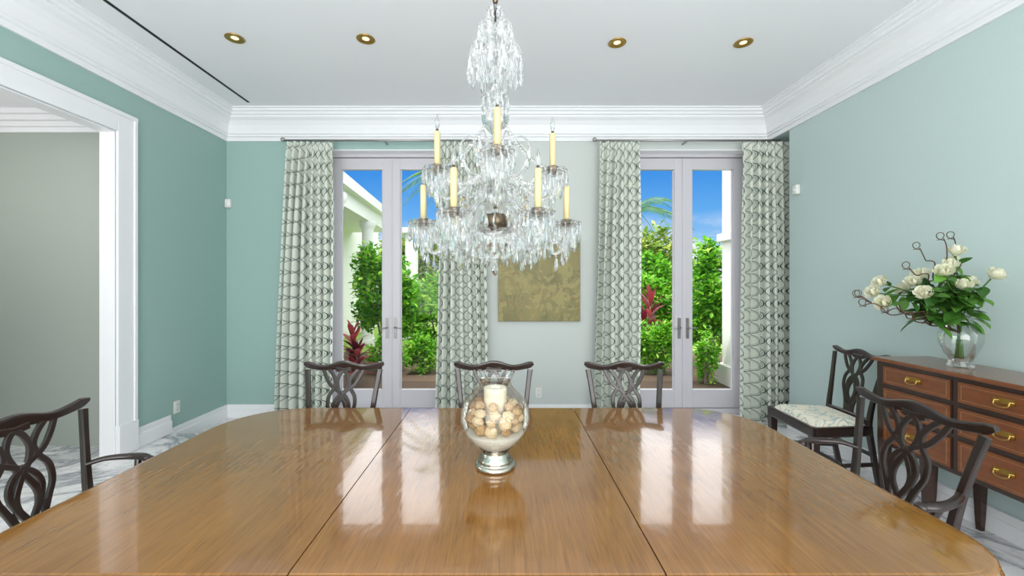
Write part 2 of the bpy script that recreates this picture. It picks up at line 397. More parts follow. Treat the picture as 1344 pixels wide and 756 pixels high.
e=empty('abstract_painting',(.395,4.545,1.52)); b=MB(); b.box(-.455,.455,-.02,.02,-.44,.44); b.obj('canvas','painting',e,bevel=.004)
def outlet(loc,rz):
    e=empty('wall_outlet',loc,rz); b=MB(); b.box(-.036,.036,-.006,0,-.058,.058); b.obj('plate','plastic',e,bevel=.002)
    b=MB(); b.box(-.017,.017,-.009,-.006,.008,.04); b.box(-.017,.017,-.009,-.006,-.04,-.008); b.obj('sockets','plastic',e,bevel=.002)
    b=MB()
    for z in (.024,-.024):
        for x in (-.006,.006): b.box(x-.0012,x+.0012,-.0097,-.009,z-.006,z+.006)
    b.obj('slots','black',e)
outlet((.392,YB,.28),0); outlet((XL,3.87,.33),pi/2)
def sensor(loc,rz):
    e=empty('motion_sensor',loc,rz); b=MB(); b.box(-.032,.032,-.045,0,-.048,.048); b.obj('body','plastic',e,bevel=.012)
    b=MB(); b.sphere((0,-.042,-.005),.02,12,8,sc=(1,.5,1)); b.obj('lens','plastic',e)
sensor((XL+.035,YB-.001,2.39),.0); sensor((XR,4.10,2.44),-pi/2)

# ---------------------------------------------------------------- dining table
TX0,TX1,TY0,TY1=-1.53,1.40,1.036,2.48
S1,S2=-.557,.419
def outline(x0,x1,y0,y1,rl,rr,off,z,n=14,sL=False,sR=False,near=.6):
    # sL/sR: that side is a straight seam (offset only applied to the other edges)
    pts=[]; X0=x0+(0 if sL else off); X1=x1-(0 if sR else off); Y0=y0+off; Y1=y1-off
    def cor(cx,cy,r,a0):
        for i in range(n+1):
            a=a0+(pi/2)*i/n; c,s=math.cos(a),math.sin(a); p=2/2.2
            pts.append((cx+r*math.copysign(abs(c)**p,c),cy+r*math.copysign(abs(s)**p,s),z))
    def R_(r,seam,k=1): return .0004 if seam else max(r*k-off,.0005)
    a=R_(rl,sL,near); cor(X0+a,Y0+a,a,pi)
    a=R_(rr,sR,near); cor(X1-a,Y0+a,a,1.5*pi)
    a=R_(rr,sR); cor(X1-a,Y1-a,a,0)
    a=R_(rl,sL); cor(X0+a,Y1-a,a,.5*pi)
    return pts
tb=empty('dining_table')
EP=((.006,.722),(.0,.726),(.0,.737),(.002,.742),(.006,.7455),(.012,.7475),(.020,.7480),(.0205,.7497),(.022,.75))
for nm,a,c,rl,rr,sL,sR in (('top_left',TX0,S1-.002,.40,.002,False,True),('top_leaf',S1+.002,S2-.002,.002,.002,True,True),('top_right',S2+.002,TX1,.002,.38,True,False)):
    b=MB(); b.loft([outline(a,c,TY0,TY1,rl,rr,o,z,14,sL,sR) for o,z in EP],0,False,True); b.obj(nm,'table',tb)
b=MB(); b.loft([outline(TX0,TX1,TY0,TY1,.40,.38,o,z) for o,z in ((.03,.695),(-.002,.702),(-.008,.712),(-.006,.719),(.0,.7225),(.03,.7225))],0,True,True); b.obj('edge_molding','table',tb)
b=MB(); b.loft([outline(TX0+.10,TX1-.10,TY0+.10,TY1-.10,.36,.34,o,z) for o,z in ((.0,.655),(0,.696))],0,False,True); b.obj('apron','mahogany',tb)
for cx in (-.75,.62):
    cy=(TY0+TY1)/2; b=MB()
    b.lathe([(.20,.655),(.20,.64),(.09,.62),(.06,.58),(.055,.52),(.09,.47),(.10,.42),(.075,.36),(.05,.33),(.07,.30),(.085,.22),(.07,.16),(.03,.14)],(cx,cy,0),24,0,True,True)
    for k in range(4):
        a=pi/4+k*pi/2; d=Vector((math.cos(a),math.sin(a),0)); c=Vector((cx,cy,0))
        b.tube(catmull([c+d*.05+Vector((0,0,.24)),c+d*.16+Vector((0,0,.22)),c+d*.32+Vector((0,0,.09)),c+d*.44+Vector((0,0,.045))]),[.04,.035,.028,.026],8)
        q=c+d*.45; b.lathe([(.03,.05),(.035,.035),(.02,.0)],(q.x,q.y,0),12,0,True,True)
    b.obj('pedestal','mahogany',tb)

# ---------------------------------------------------------------- chairs
def chair(loc,rz,arms=False):
    e=empty('dining_armchair' if arms else 'dining_chair',loc,rz)
    yb=lambda v:.205+.095*max(0,v/.52)**1.25
    B=lambda u,v:(u,yb(v),.46+v)
    b=MB()
    wd=.03 if arms else 0
    for s in (-1,1):
        b.ribbon(catmull([(s*(.19+wd*.5),.285,0),(s*(.192+wd*.5),.245,.2),(s*(.195+wd*.5),.21,.40),B(s*(.198+wd*.5),.03),B(s*(.205+wd*.6),.18),B(s*(.222+wd*.7),.34),B(s*(.240+wd*.8),.47)],6),[.036,.034,.038,.036,.032,.030,.034],[.036,.034,.036,.03,.026,.022,.02],(0,1,0))
    W=.262+wd
    cr=[]; ww=[]
    for i in range(41):
        u=-W+2*W*i/40; k=abs(u)/W
        v=.490+.009*math.cos(k*2*pi)+(.010*((k-.8)/.2)**2 if k>.8 else 0); cr.append(B(u,v)); ww.append(.034+.020*(math.cos(k*2*pi)*.5+.5)*(1 if k<.5 else .35))
    ww[0]=ww[-1]=.018; ww[1]=ww[-2]=.032
    b.ribbon(cr,ww,.024,(0,1,.2))
    b.ribbon([B(-.20-wd*.5,.015),B(0,.018),B(.20+wd*.5,.015)],.045,.03,(0,1,0))
    q=1+wd*3
    # pierced interlaced splat: outer vase-shaped straps, crossing inner straps, centre loops
    rb=[[(.034,.03),(.040,.10),(.062,.17),(.086,.235),(.084,.30),(.058,.345),(.046,.39),(.066,.435),(.10,.475)],
        [(.022,.04),(-.008,.12),(-.040,.19),(-.050,.245),(-.028,.295),(.02,.33),(.076,.37),(.112,.425),(.135,.478)],
        [(.0,.11),(.026,.155),(.034,.21),(.014,.27),(-.020,.33),(-.036,.39),(-.022,.44),(.0,.465)],
        [(.014,.05),(.040,.11),(.056,.17)]]
    for r in rb:
        for s in (-1,1):
            b.ribbon([B(s*p.x*q,p.y) for p in catmull([(z_[0],z_[1],0) for z_ in r],5)],.0225,.013,(0,1,-.15))
    b.ribbon([B(0,.02),B(0,.09)],[.105,.07],.016,(0,1,0))
    b.sphere(B(0,.318),.017,10,6,sc=(1,.5,1)); b.ribbon([B(-.05,.472),B(0,.464),B(.05,.472)],.03,.014,(0,1,0))
    F=.265+wd; 
    b.ribbon([(-F,-.235,.415),(F,-.235,.415)],.075,.028,(0,1,0)); 
    for s in (-1,1): b.ribbon([(s*F,-.235,.415),(s*(.205+wd*.5),.215,.415)],.075,.028,(1,0,0))
    b.ribbon([(-.2-wd*.5,.215,.415),(.2+wd*.5,.215,.415)],.075,.028,(0,1,0))
    for s in (-1,1):
        x=s*(F-.02); b.loft([[(x-h,-.222-h,z),(x+h,-.222-h,z),(x+h,-.222+h,z),(x-h,-.222+h,z)] for h,z in ((.019,0),(.02,.05),(.026,.38),(.027,.45))])
        b.ribbon([(x,-.22,.16),(s*(.19+wd*.5),.25,.16)],.028,.016,(1,0,0))
    b.ribbon([(-F+.02,.0,.16),(F-.02,.0,.16)],.028,.016,(0,1,0)); b.ribbon([(-.19,.25,.22),(.19,.25,.22)],.028,.016,(0,1,0))
    if arms:
        for s in (-1,1):
            b.tube(catmull([B(s*.222,.235),(s*.265,.19,.705),(s*.30,.12,.70),(s*.31,.06,.695),(s*.30,.02,.69)]),[.014,.015,.018,.021,.017],10,flat=.75)
            b.sphere((s*.297,.018,.687),.023,12,8,sc=(1,1,.75))
            b.tube(catmull([(s*.305,.075,.69),(s*.285,.055,.62),(s*.262,-.01,.54),(s*.272,-.06,.44)]),[.014,.013,.015,.018],8)
    b.obj('frame','mahogany',e,bevel=0)
    c=MB(); vs=[]; N=16
    for j in range(N+1):
        t=-1+2*j/N; hw=(F-.008)*(1-t)/2+(.195+wd*.5)*(1+t)/2
        for i in range(N+1):
            s=-1+2*i/N; z=.435+.062*((1-abs(s)**7)*(1-abs(t)**7))**.5
            vs.append((s*hw*(1.0),-.012+t*.212,z))
    n=N+1; c.add(vs,[(j*n+i,j*n+i+1,(j+1)*n+i+1,(j+1)*n+i) for j in range(N) for i in range(N)],0,True)
    c.obj('seat_cushion','seat',e)
for x in (-1.06,-.065,.80): chair((x,2.42,0),0)
chair((-1.62,1.59,0),pi/2,True)
chair((1.50,1.78,0),-pi/2,True)
chair((2.50,3.22,0),-pi/2-.04)

# ---------------------------------------------------------------- sideboard
sb=empty('sideboard'); x0,x1,y0,y1=2.55,2.93,1.35,2.79
b=MB(); b.box(x0,x1,y0,y1,.42,.975); b.obj('carcass','side_dark',sb,bevel=.004)
b=MB(); b.box(x0-.025,x1,y0-.02,y1+.02,.975,1.0); b.obj('top','side_wood',sb,bevel=.008)
b=MB(); d=MB(); inl=MB(); h=MB()
def pull(y,z):
    for s in (-1,1): h.tube([(x0-.008,y+s*.032,z),(x0-.03,y+s*.032,z)],.005,8); h.lathe([(.012,-.004),(.012,.004)],(x0-.012,y+s*.032,z),10,0,True,True)
    h.tube(catmull([(x0-.026,y-.032,z),(x0-.032,y-.03,z-.02),(x0-.034,y,z-.028),(x0-.032,y+.03,z-.02),(x0-.026,y+.032,z)]),.004,6)
    h.box(x0-.014,x0-.011,y-.045,y+.045,z-.014,z+.014)
cols=[(y0+.05,y0+.47),(y0+.50,y0+.94),(y0+.97,y1-.05)]
for a,c in cols:
    for z0,z1 in ((.83,.955),(.645,.81),(.445,.625)):
        inl.box(x0-.006,x0,a,c,z0,z1); b.box(x0-.010,x0-.004,a+.006,c-.006,z0+.006,z1-.006)
        d.box(x0-.011,x0-.008,a+.022,c-.022,z0+.022,z0+.0235); d.box(x0-.011,x0-.008,a+.022,c-.022,z1-.0235,z1-.022)
        d.box(x0-.011,x0-.008,a+.022,a+.0235,z0+.022,z1-.022); d.box(x0-.011,x0-.008,c-.0235,c-.022,z0+.022,z1-.022)
        pull((a+c)/2,(z0+z1)/2+.01)
b.obj('drawer_fronts','side_wood',sb); d.obj('stringing','inlay',sb); inl.obj('cockbead','side_dark',sb); h.obj('bail_pulls','brass',sb)
b=MB()
for x in (x0+.03,x1-.03):
    for y in (y0+.025,y0+.485,y1-.305,y1-.025):
        b.loft([[(x-q,y-q,z),(x+q,y-q,z),(x+q,y+q,z),(x-q,y+q,z)] for q,z in ((.013,0),(.017,.1),(.017,.11),(.026,.42),(.027,.96))])
b.obj('legs','side_dark',sb)

# ---------------------------------------------------------------- rose arrangement
fv=empty('rose_flower_vase',(2.74,2.45,1.0))
b=MB(); b.lathe([(.001,.006),(.055,.004),(.06,.0),(.062,.012),(.05,.03),(.072,.08),(.098,.15),(.100,.19),(.085,.235),(.062,.265),(.055,.285),(.075,.31),(.078,.312),(.072,.31),(.052,.285),(.059,.265),(.082,.233),(.096,.19),(.094,.15),(.068,.08),(.045,.035),(.001,.03)],n=32); b.obj('glass_vase','vase_glass',fv)
def rose(b,c,r,d):
    d=Vector(d).normalized(); q=d.to_track_quat('Z','Y'); c=Vector(c)
    for L,(n,op,hh) in enumerate(((3,.25,1.15),(5,.5,1.05),(5,.8,.9),(6,1.1,.75))):
        for k in range(n):
            a0=2*pi*k/n+L*.7; vs=[]; G=4
            for j in range(G+1):
                t=j/G
                for i in range(G+1):
                    s=i/G*2-1; a=a0+s*(2.9/n)*math.sin(pi*(.18+.72*t))**.6
                    rr=r*(.25+op*.62*math.sin(t*1.9)) + (r*.18*t**4 if L>1 else -r*.05*t**3)
                    z=r*(hh*1.3*t-.25-.12*s*s*t)
                    vs.append(c+q@Vector((rr*math.cos(a),rr*math.sin(a),z)))
            b.add(vs,[(j*5+i,j*5+i+1,(j+1)*5+i+1,(j+1)*5+i) for j in range(G) for i in range(G)],0,True)
    b.sphere(c,r*.42,8,6,0)
RS=[(-.42,.10,.44),(-.47,-.02,.38),(-.36,.12,.50),(-.28,.0,.50),(-.32,-.10,.44),(-.17,.06,.54),(-.12,-.05,.60),(-.10,-.10,.48),(.02,.06,.62),(.03,-.14,.54),(.07,.02,.50),(-.20,.14,.45),(-.05,-.02,.68),(-.23,-.12,.56)]
b=MB(); st=MB(); lf=MB()
def leafp(b,c,d,L,W):
    c=Vector(c); d=Vector(d).normalized(); side=d.cross(Vector((U(-.5,.5),U(-.5,.5),1))).normalized(); up=side.cross(d)
    vs=[];N=5
    for i in range(N+1):
        t=i/N; w=W*math.sin(pi*min(1,t*.95+.03))**.8; p=c+d*L*t+up*(-.25*L*t*t)
        vs+= [p-side*w+up*w*.3,p,p+side*w+up*w*.3]
    vs=[(min(v[0],.19),v[1],v[2]) for v in vs]
    b.add(vs,[f for i in range(N) for f in ((i*3,i*3+1,i*3+4,i*3+3),(i*3+1,i*3+2,i*3+5,i*3+4))],0,True)
for p in RS:
    dr=Vector((p[0]*1.2,p[1]-.15,p[2]-.2)); 
    mid=Vector((p[0]*.35,p[1]*.35,.40)); tip=Vector(p)
    st.tube(catmull([(U(-.02,.02),U(-.02,.02),.05),(p[0]*.05,p[1]*.05,.28),mid,tip]),.004,6)
    rose(b,p,U(.038,.047),dr)
    for k in range(6):
        t=U(.1,1); q=mid.lerp(tip,t); leafp(lf,q,(U(-1,.3),U(-1,.6),U(-.6,.6)),U(.07,.11),U(.018,.028))
for k in range(100):
    a=U(0,2*pi); leafp(lf,(U(-.20,.04),U(-.1,.1),U(.26,.48)),(math.cos(a)-.5,math.sin(a)-.2,U(-.6,.5)),U(.09,.14),U(.024,.040))
b.obj('roses','petal',fv); st.obj('stems','stem',fv); lf.obj('leaves','bleaf',fv)
b=MB()
for (tx,ty,tz) in ((-.64,-.02,.38),(-.60,.06,.43),(-.55,.1,.42),(-.52,-.04,.36),(-.10,0,.78),(-.16,.1,.74),(.02,.05,.80),(-.38,-.05,.60)):
    pts=[Vector((0,0,.2))]; n=9; ph=U(0,6)
    end=Vector((tx,ty,tz)); ctrl=Vector((tx*.25,ty*.3,tz*.75 if tz<.6 else .5))
    for i in range(1,n*2):
        t=i/(n*2); p=(1-t)**2*pts[0]+2*t*(1-t)*ctrl+t*t*end; w=.022*min(1,t*2)
        pts.append(p+Vector((w*math.sin(ph+i*1.3),w*math.cos(ph+i*1.6),w*math.cos(ph+i*1.3))))
    c=pts[-1]
    for k in range(8): pts.append(c+Vector((-.03*(1-k/11)*math.sin(k*.9)-.012*k*.4,.01*math.sin(k),.032*(1-math.cos(k*.9))*(1-k/12)-.01)))
    b.tube(catmull(pts,3),[.005,.004,.003,.002],5)
b.obj('curly_willow','willow',fv)

# ---------------------------------------------------------------- glass urn centrepiece
ur=empty('glass_candle_urn',(-.034,1.675,.75))
b=MB(); b.lathe([(.001,.0),(.080,.0),(.083,.006),(.083,.014),(.076,.02),(.068,.024),(.070,.030),(.070,.036),(.058,.042),(.060,.050),(.052,.056),(.050,.062)],n=40); b.lathe([(.05,.062),(.06,.075),(.066,.082)],n=40); b.obj('silver_foot','silver',ur)
op=[(.066,.082),(.095,.110),(.122,.145),(.138,.185),(.141,.220),(.132,.255),(.110,.288),(.085,.312),(.070,.330),(.064,.345),(.066,.360),(.074,.375)]
b=MB(); pc=catmull([(r,z,0) for r,z in op],4); b.lathe([(p.x,p.y) for p in pc],n=48); b.lathe([(.074,.375),(.077,.378),(.074,.381),(.071,.377)],n=48); b.obj('glass_body','vase_glass',ur)
b=MB(); b.lathe([(.001,.083),(.062,.084),(.090,.110),(.116,.143),(.112,.148),(.06,.152),(.001,.150)],n=32,sm=True); b.obj('sand','sand',ur)
b=MB(); b.lathe([(.001,.15),(.046,.15),(.047,.32),(.045,.325),(.035,.322),(.001,.319)],n=28); b.tube([(0,0,.319),(.001,0,.338)],.0016,6); b.obj('pillar_candle','wax',ur)
b=MB(); rnd=random.Random(3)
for ring,(z,rr,n) in enumerate(((.172,.090,11),(.205,.100,12),(.235,.090,11),(.258,.072,7))):
    for k in range(n):
        a=2*pi*k/n+ring*.35+rnd.uniform(-.1,.1); r=rnd.uniform(.018,.026); c=(rr*math.cos(a),rr*math.sin(a),z+rnd.uniform(-.006,.006))
        b.sphere(c,r,12,8,0,(1,1,rnd.uniform(.75,1)),bump=.13,sm=False)
b.obj('potpourri','potp',ur)

# ---------------------------------------------------------------- chandelier
ch=empty('crystal_chandelier',(-.036,1.77,0))
g=MB(); cr=MB(); me=MB(); ca=MB(); bl=MB()
def bead_string(p0,p1,sag,r=.007,n=None):
    p0=Vector(p0);p1=Vector(p1); L=(p1-p0).length; n=n or max(4,int(L/(r*2.1)))
    for i in range(n+1):
        t=i/n; p=p0.lerp(p1,t); p.z-=sag*4*t*(1-t); cr.sphere(p,r*(.75+.5*math.sin(pi*t)),6,4,0,sm=False)
def dish(c,r,nd,dh,dr=.008,z2=0):
    x,y,z=c; n=24
    pr=[(.008,0),(r*.5,-.006),(r*.85,.004),(r,.018),(r*1.0,.021),(r*.83,.009),(r*.5,.0),(.008,.006)]
    cr.loft([[(x+q*(1+.10*(q/r)**3*math.cos(8*2*pi*j/n))*math.cos(2*pi*j/n),y+q*(1+.10*(q/r)**3*math.cos(8*2*pi*j/n))*math.sin(2*pi*j/n),z+w) for j in range(n)] for q,w in pr],0,False,False)
    for k in range(nd):
        a=2*pi*k/nd; cr.drop((x+r*math.cos(a),y+r*math.sin(a),z+.014),dr,dh*(.85+.3*(k%2)))
me.tube([(0,0,2.73),(0,0,3.38)],.004,6)
for k in range(22):
    z=2.75+k*.029; a=(k%2)*pi/2
    ring=[(math.cos(a)*.010*math.cos(q),math.sin(a)*.010*math.cos(q),z+.018*math.sin(q)) for q in [2*pi*i/10 for i in range(11)]]
    me.tube(ring,.0028,5)
me.lathe([(.001,3.33),(.03,3.34),(.055,3.37),(.065,3.40)],n=24); me.lathe([(.004,2.74),(.012,2.73),(.012,2.72),(.004,2.71)],n=12)
me.tube([(0,0,1.72),(0,0,2.73)],.005,6)
dish((0,0,2.665),.034,10,.05,.009)
cr.sphere((0,0,2.70),.018,10,6)
def umbrella(z,r,n,dh,h):
    for k in range(n):
        a=2*pi*k/n+.2; d=Vector((math.cos(a),math.sin(a),0))
        g.tube(catmull([Vector((0,0,z-.01))+d*.01,Vector((0,0,z+h))+d*r*.45,Vector((0,0,z+h*.6))+d*r*.85,Vector((0,0,z-.01))+d*r]),.0035,6)
        cr.drop(tuple(Vector((0,0,z-.012))+d*r),.012,dh); cr.drop(tuple(Vector((0,0,z+h*.55))+d*r*.82),.010,dh*.7)
        cr.drop(tuple(Vector((0,0,z-.005))+d*r*.55),.010,dh*.9)
        bead_string(tuple(Vector((0,0,z-.01))+d*r),tuple(Vector((0,0,z-.01))+Vector((math.cos(a+2*pi/n),math.sin(a+2*pi/n),0))*r),.03,.0045)
umbrella(2.60,.080,9,.065,.03)
dish((0,0,2.575),.055,10,.06,.009)
umbrella(2.49,.115,13,.10,.05)
dish((0,0,2.46),.075,14,.09,.010)
stem=[(.008,2.60),(.022,2.585),(.03,2.565),(.018,2.545),(.010,2.535),(.026,2.515),(.030,2.495),(.014,2.47),(.010,2.44),(.020,2.42),(.026,2.40),(.018,2.375),(.010,2.36),(.022,2.345),(.032,2.325),(.022,2.30),(.012,2.285),
 (.012,2.275),(.034,2.265),(.056,2.245),(.064,2.22),(.056,2.19),(.034,2.165),(.016,2.145),(.014,2.13),(.030,2.115),(.034,2.10),(.020,2.085),(.016,2.07),(.030,2.055),(.056,2.03),(.068,2.00),(.060,1.965),(.040,1.935),(.022,1.915),(.018,1.895),(.038,1.88),(.052,1.86),(.044,1.84),(.024,1.82),(.020,1.805)]
rings=[[(r*(1 if j%2 else .86)*math.cos(2*pi*j/20),r*(1 if j%2 else .86)*math.sin(2*pi*j/20),z) for j in range(20)] for r,z in stem]
cr.loft(rings,0,False,True)
dish((0,0,2.29),.055,12,.06,.009); dish((0,0,2.08),.08,16,.07,.010); dish((0,0,1.90),.085,16,.07,.010)
me.lathe([(.005,1.80),(.045,1.798),(.052,1.785),(.056,1.765),(.050,1.745),(.032,1.735),(.012,1.73),(.005,1.72)],n=28)
dish((0,0,1.715),.085,16,.08,.011); 
cr.lathe([(.05,1.725),(.07,1.70),(.065,1.67),(.04,1.645),(.012,1.635)],n=16,sm=False); cr.sphere((0,0,1.625),.022,10,8,sm=False); cr.drop((0,0,1.61),.018,.06)
def arm(a,r,zc,z0,candle=.165):
    d=Vector((math.cos(a),math.sin(a),0)); Z=lambda z:Vector((0,0,z))
    pts=[Z(z0)+d*.04,Z(z0+.035)+d*r*.25,Z(z0-.01)+d*r*.48,Z(zc-.115)+d*r*.78,Z(zc-.10)+d*r*.96,Z(zc-.05)+d*r*1.03,Z(zc-.012)+d*r]
    g.tube(catmull(pts,6),[.010,.009,.0085,.008,.007],8)
    p=d*r; c=(p.x,p.y,zc)
    dish((p.x,p.y,zc-.008),.060,14,.065,.009)
    for k in range(6): cr.drop((p.x+.034*math.cos(k*1.047),p.y+.034*math.sin(k*1.047),zc-.012),.012,.095)
    cr.drop((p.x,p.y,zc-.06),.015,.075)
    me.lathe([(.012,-.004),(.017,.0),(.019,.02),(.016,.024)],c,12)
    cr.lathe([(.014,-.02),(.022,-.006),(.026,.012),(.028,.022),(.022,.012),(.014,-.006)],c,12,0,False)
    ca.lathe([(.001,.0),(.0135,.0),(.0135,candle),(.010,candle+.004),(.001,candle+.005)],c,14)
    me.lathe([(.006,candle),(.006,candle+.014),(.001,candle+.015)],c,8)
    bl.lathe([(.003,candle+.012),(.009,candle+.025),(.0115,candle+.036),(.009,candle+.052),(.0045,candle+.066),(.001,candle+.078)],c,12)
    cp=catmull(pts,6)
    for i in (8,12,16,20,23,26): cr.drop(tuple(cp[i]-Z(.008)),.010,.062)
    g.tube(catmull([cp[14],cp[14]+Z(.05)+d*.02,cp[14]+Z(.075)+d*.055,cp[14]+Z(.055)+d*.075,cp[14]+Z(.04)+d*.055]),[.007,.006,.004,.003],8)
    return c
lo=[];hi=[]
for k in range(6): lo.append(arm(k*pi/3+.03,.31,1.755,1.80))
for k in range(4): hi.append(arm(k*pi/2+.05,.25,1.985,1.93))
for k in range(6):
    a=lo[k];b2=lo[(k+1)%6]; bead_string((a[0],a[1],a[2]),(b2[0],b2[1],b2[2]),.085,.007)
    bead_string((a[0],a[1],a[2]+.02),(0,0,2.07),.10,.007)
    am=(k+.5)*pi/3; cr.drop((.20*math.cos(am),.20*math.sin(am),1.70),.014,.08); bead_string((.06*math.cos(am),.06*math.sin(am),1.73),(.2*math.cos(am),.2*math.sin(am),1.70),.02,.006)
    for kk in range(4):
        rr=.09+.05*kk; cr.drop((rr*math.cos(am+.2*kk),rr*math.sin(am+.2*kk),1.72-.01*kk),.012,.07)
        cr.drop((rr*math.cos(am-.25*kk),rr*math.sin(am-.25*kk),1.80-.012*kk),.011,.06)
        cr.drop((rr*math.cos(am+.4),rr*math.sin(am+.4),1.66+.012*kk),.012,.075)
for k in range(4):
    a=hi[k];b2=hi[(k+1)%4]; bead_string((a[0],a[1],a[2]),(b2[0],b2[1],b2[2]),.08,.0065); bead_string((a[0],a[1],a[2]+.02),(0,0,2.28),.07,.0065)
for k in range(8):
    am=(k+.5)*pi/4; d=Vector((math.cos(am),math.sin(am),0))
    g.tube(catmull([Vector((0,0,1.95))+d*.04,Vector((0,0,1.98))+d*.12,Vector((0,0,2.07))+d*.16,Vector((0,0,2.12))+d*.12,Vector((0,0,2.10))+d*.09]),[.008,.006,.004,.003],8)
    cr.drop(tuple(Vector((0,0,2.09))+d*.155),.011,.07); cr.drop(tuple(Vector((0,0,1.97))+d*.12),.011,.07); cr.drop(tuple(Vector((0,0,2.10))+d*.09),.010,.06)
g.obj('glass_arms','crystal',ch); cr.obj('crystals','crystal',ch); me.obj('metalwork','brass_dark',ch); ca.obj('candle_sleeves','candle',ch); bl.obj('flame_bulbs','crystal',ch)

# ---------------------------------------------------------------- exterior
b=MB(); b.box(-40,40,YB+.38,70,-.25,-.05); b.obj('garden_ground','ground')
b=MB(); b.box(-3.0,3.3,YB+.38,5.55,-.05,-.02); b.obj('patio_slab','marble')
def bush(name,c,s,n,l,mat='leaf',trunk=True):
    rnd=random.Random(int(abs(c[0]*100+c[1]*37))+n); e=empty(name,(c[0],c[1],-.05)); b=MB()
    cl=[]
    for _ in range(34):
        while True:
            p=Vector((rnd.uniform(-1,1),rnd.uniform(-1,1),rnd.uniform(-1,1)))
            if p.length<1: break
        cl.append(p)
    vs=[];fs=[]
    for i in range(n):
        q=rnd.choice(cl)*.76; d=Vector((rnd.gauss(0,1),rnd.gauss(0,1),rnd.gauss(0,1))).normalized()*rnd.uniform(.10,.26)
        p=q+d; P=Vector((p.x*s[0],p.y*s[1],c[2]+p.z*s[2]))
        if P.z<.02: P.z=rnd.uniform(.02,.3)
        a=Vector((rnd.uniform(-1,1),rnd.uniform(-1,1),rnd.uniform(-.6,.8))).normalized(); w=a.cross(Vector((rnd.uniform(-.6,.6),rnd.uniform(-.6,.6),1))).normalized()
        L=l*rnd.uniform(.6,1.3); k=len(vs); up=w.cross(a)
        vs+= [P,P+a*L*.5+w*L*.26+up*L*.06,P+a*L,P+a*L*.5-w*L*.26+up*L*.06]; fs.append((k,k+1,k+2,k+3))
    vs=[(max(-s[0],min(s[0],v[0])),max(-s[1],min(s[1],v[1])),max(0.0,v[2])) for v in vs]
    b.add(vs,fs,0,False); b.obj('foliage',mat,e)
    t=MB()
    for k in range(6):
        q=cl[k]; t.tube(catmull([(0,0,0),(q.x*s[0]*.3,q.y*s[1]*.3,(c[2]+q.z*s[2])*.5),(q.x*s[0]*.8,q.y*s[1]*.8,max(.2,c[2]+q.z*s[2]*.8))]),[.03,.02,.008],6)
    t.obj('branches','bark',e)
# left door planting
bush('garden_shrub',(-2.32,8.0,1.32),(.88,.5,1.18),6200,.13)
bush('garden_shrub',(-1.42,7.05,.34),(.36,.36,.42),2400,.08)
bush('garden_shrub',(-2.10,7.10,.3),(.30,.33,.38),1300,.08)
bush('garden_shrub',(-.62,8.4,.7),(.62,.5,.85),3000,.11)
bush('garden_shrub',(-1.6,9.8,.9),(1.3,.5,1.0),5200,.13)
bush('garden_shrub',(-.9,12.6,1.0),(1.6,.5,1.2),4200,.16)
# right door planting
bush('garden_shrub',(3.80,7.35,1.28),(.72,.6,1.20),6200,.12)
bush('garden_shrub',(2.60,7.0,.48),(.45,.4,.60),3800,.08)
bush('garden_shrub',(3.12,6.3,.42),(.20,.3,.5),1200,.07)
bush('garden_shrub',(3.3,9.6,.9),(1.0,.5,1.0),4600,.13)
bush('garden_shrub',(4.5,11.6,1.2),(1.2,.6,1.5),5200,.16)
for i,(x,y,z,sx,sz) in enumerate(((-7,19,2.2,2.6,2.2),(-3.6,17,2.1,2.4,2.3),(0,18.5,1.9,2.4,2.1),(5.6,15.5,2.0,2.0,2.1),(9.4,14,2.1,1.8,2.0),(13.4,17,2.1,2.4,2.2),(-10.5,21.5,2.2,2.5,2.2),(2.8,20.5,2.0,2.0,2.0))):
    bush('garden_tree',(x,y,z),(sx,1.2,sz),6000,.26,'leaf_far')
def ti(c,n,L):
    e=empty('ti_plant',c); b=MB(); rnd=random.Random(int(c[0]*10)+n)
    b2=MB()
    for sidx in range(3):
        bx,by=rnd.uniform(-.12,.12),rnd.uniform(-.08,.08); hh=L*(.35+.4*sidx)
        b2.tube([(bx,by,0),(bx,by,hh)],.014,6)
        for k in range(n):
            a=k*2.4; t=k/n; el=.5+.9*t; d=Vector((math.cos(a)*math.cos(el),math.sin(a)*math.cos(el),math.sin(el))); side=Vector((-math.sin(a),math.cos(a),0)); vs=[]
            for i in range(6):
                s=i/5; p=Vector((bx,by,hh*(.55+.45*t)))+d*L*.55*s+Vector((0,0,-.2*L*s*s)); w=.045*math.sin(pi*(s*.93+.04))**.7
                vs+=[p-side*w,p+side*w]
            b.add(vs,[(i*2,i*2+1,i*2+3,i*2+2) for i in range(5)],0,True)
    b.obj('leaves','ti',e); b2.obj('canes','bark',e)
ti((-2.22,6.30,-.05),18,.68); ti((2.95,8.3,-.05),20,1.05)
def palm(c,h,L,n):
    e=empty('palm_tree',c); t=MB(); t.tube(catmull([(0,0,0),(.08,0,h*.5),(0,0,h)]),[.14,.10,.08],10); t.obj('trunk','bark',e)
    b=MB(); rnd=random.Random(n)
    for k in range(n):
        a=2*pi*k/n+.3; el=rnd.uniform(.1,1.0); d=Vector((math.cos(a),math.sin(a),0)); side=Vector((-math.sin(a),math.cos(a),0)); N=26; path=[]
        for i in range(N+1):
            s=i/N; p=Vector((0,0,h))+d*L*s*math.cos(el*.6)+Vector((0,0,L*(math.sin(el)*s-.75*s*s))); path.append(p)
        b.tube(path,[.014,.004],4)
        for i in range(2,N):
            for sg in (-1,1):
                p=path[i]; l=.42*math.sin(pi*(i/N*.85+.12)); dd=(side*sg+d*.55+Vector((0,0,-.45))).normalized()
                b.add([p,p+dd*l*.5+d*.018,p+dd*l,p+dd*l*.5-d*.018],[(0,1,2,3)])
    b.obj('fronds','palm',e)
palm((4.15,13.2,-.05),3.9,1.9,15); palm((-1.35,11.2,-.05),4.6,1.8,13)
w=empty('garden_portico')
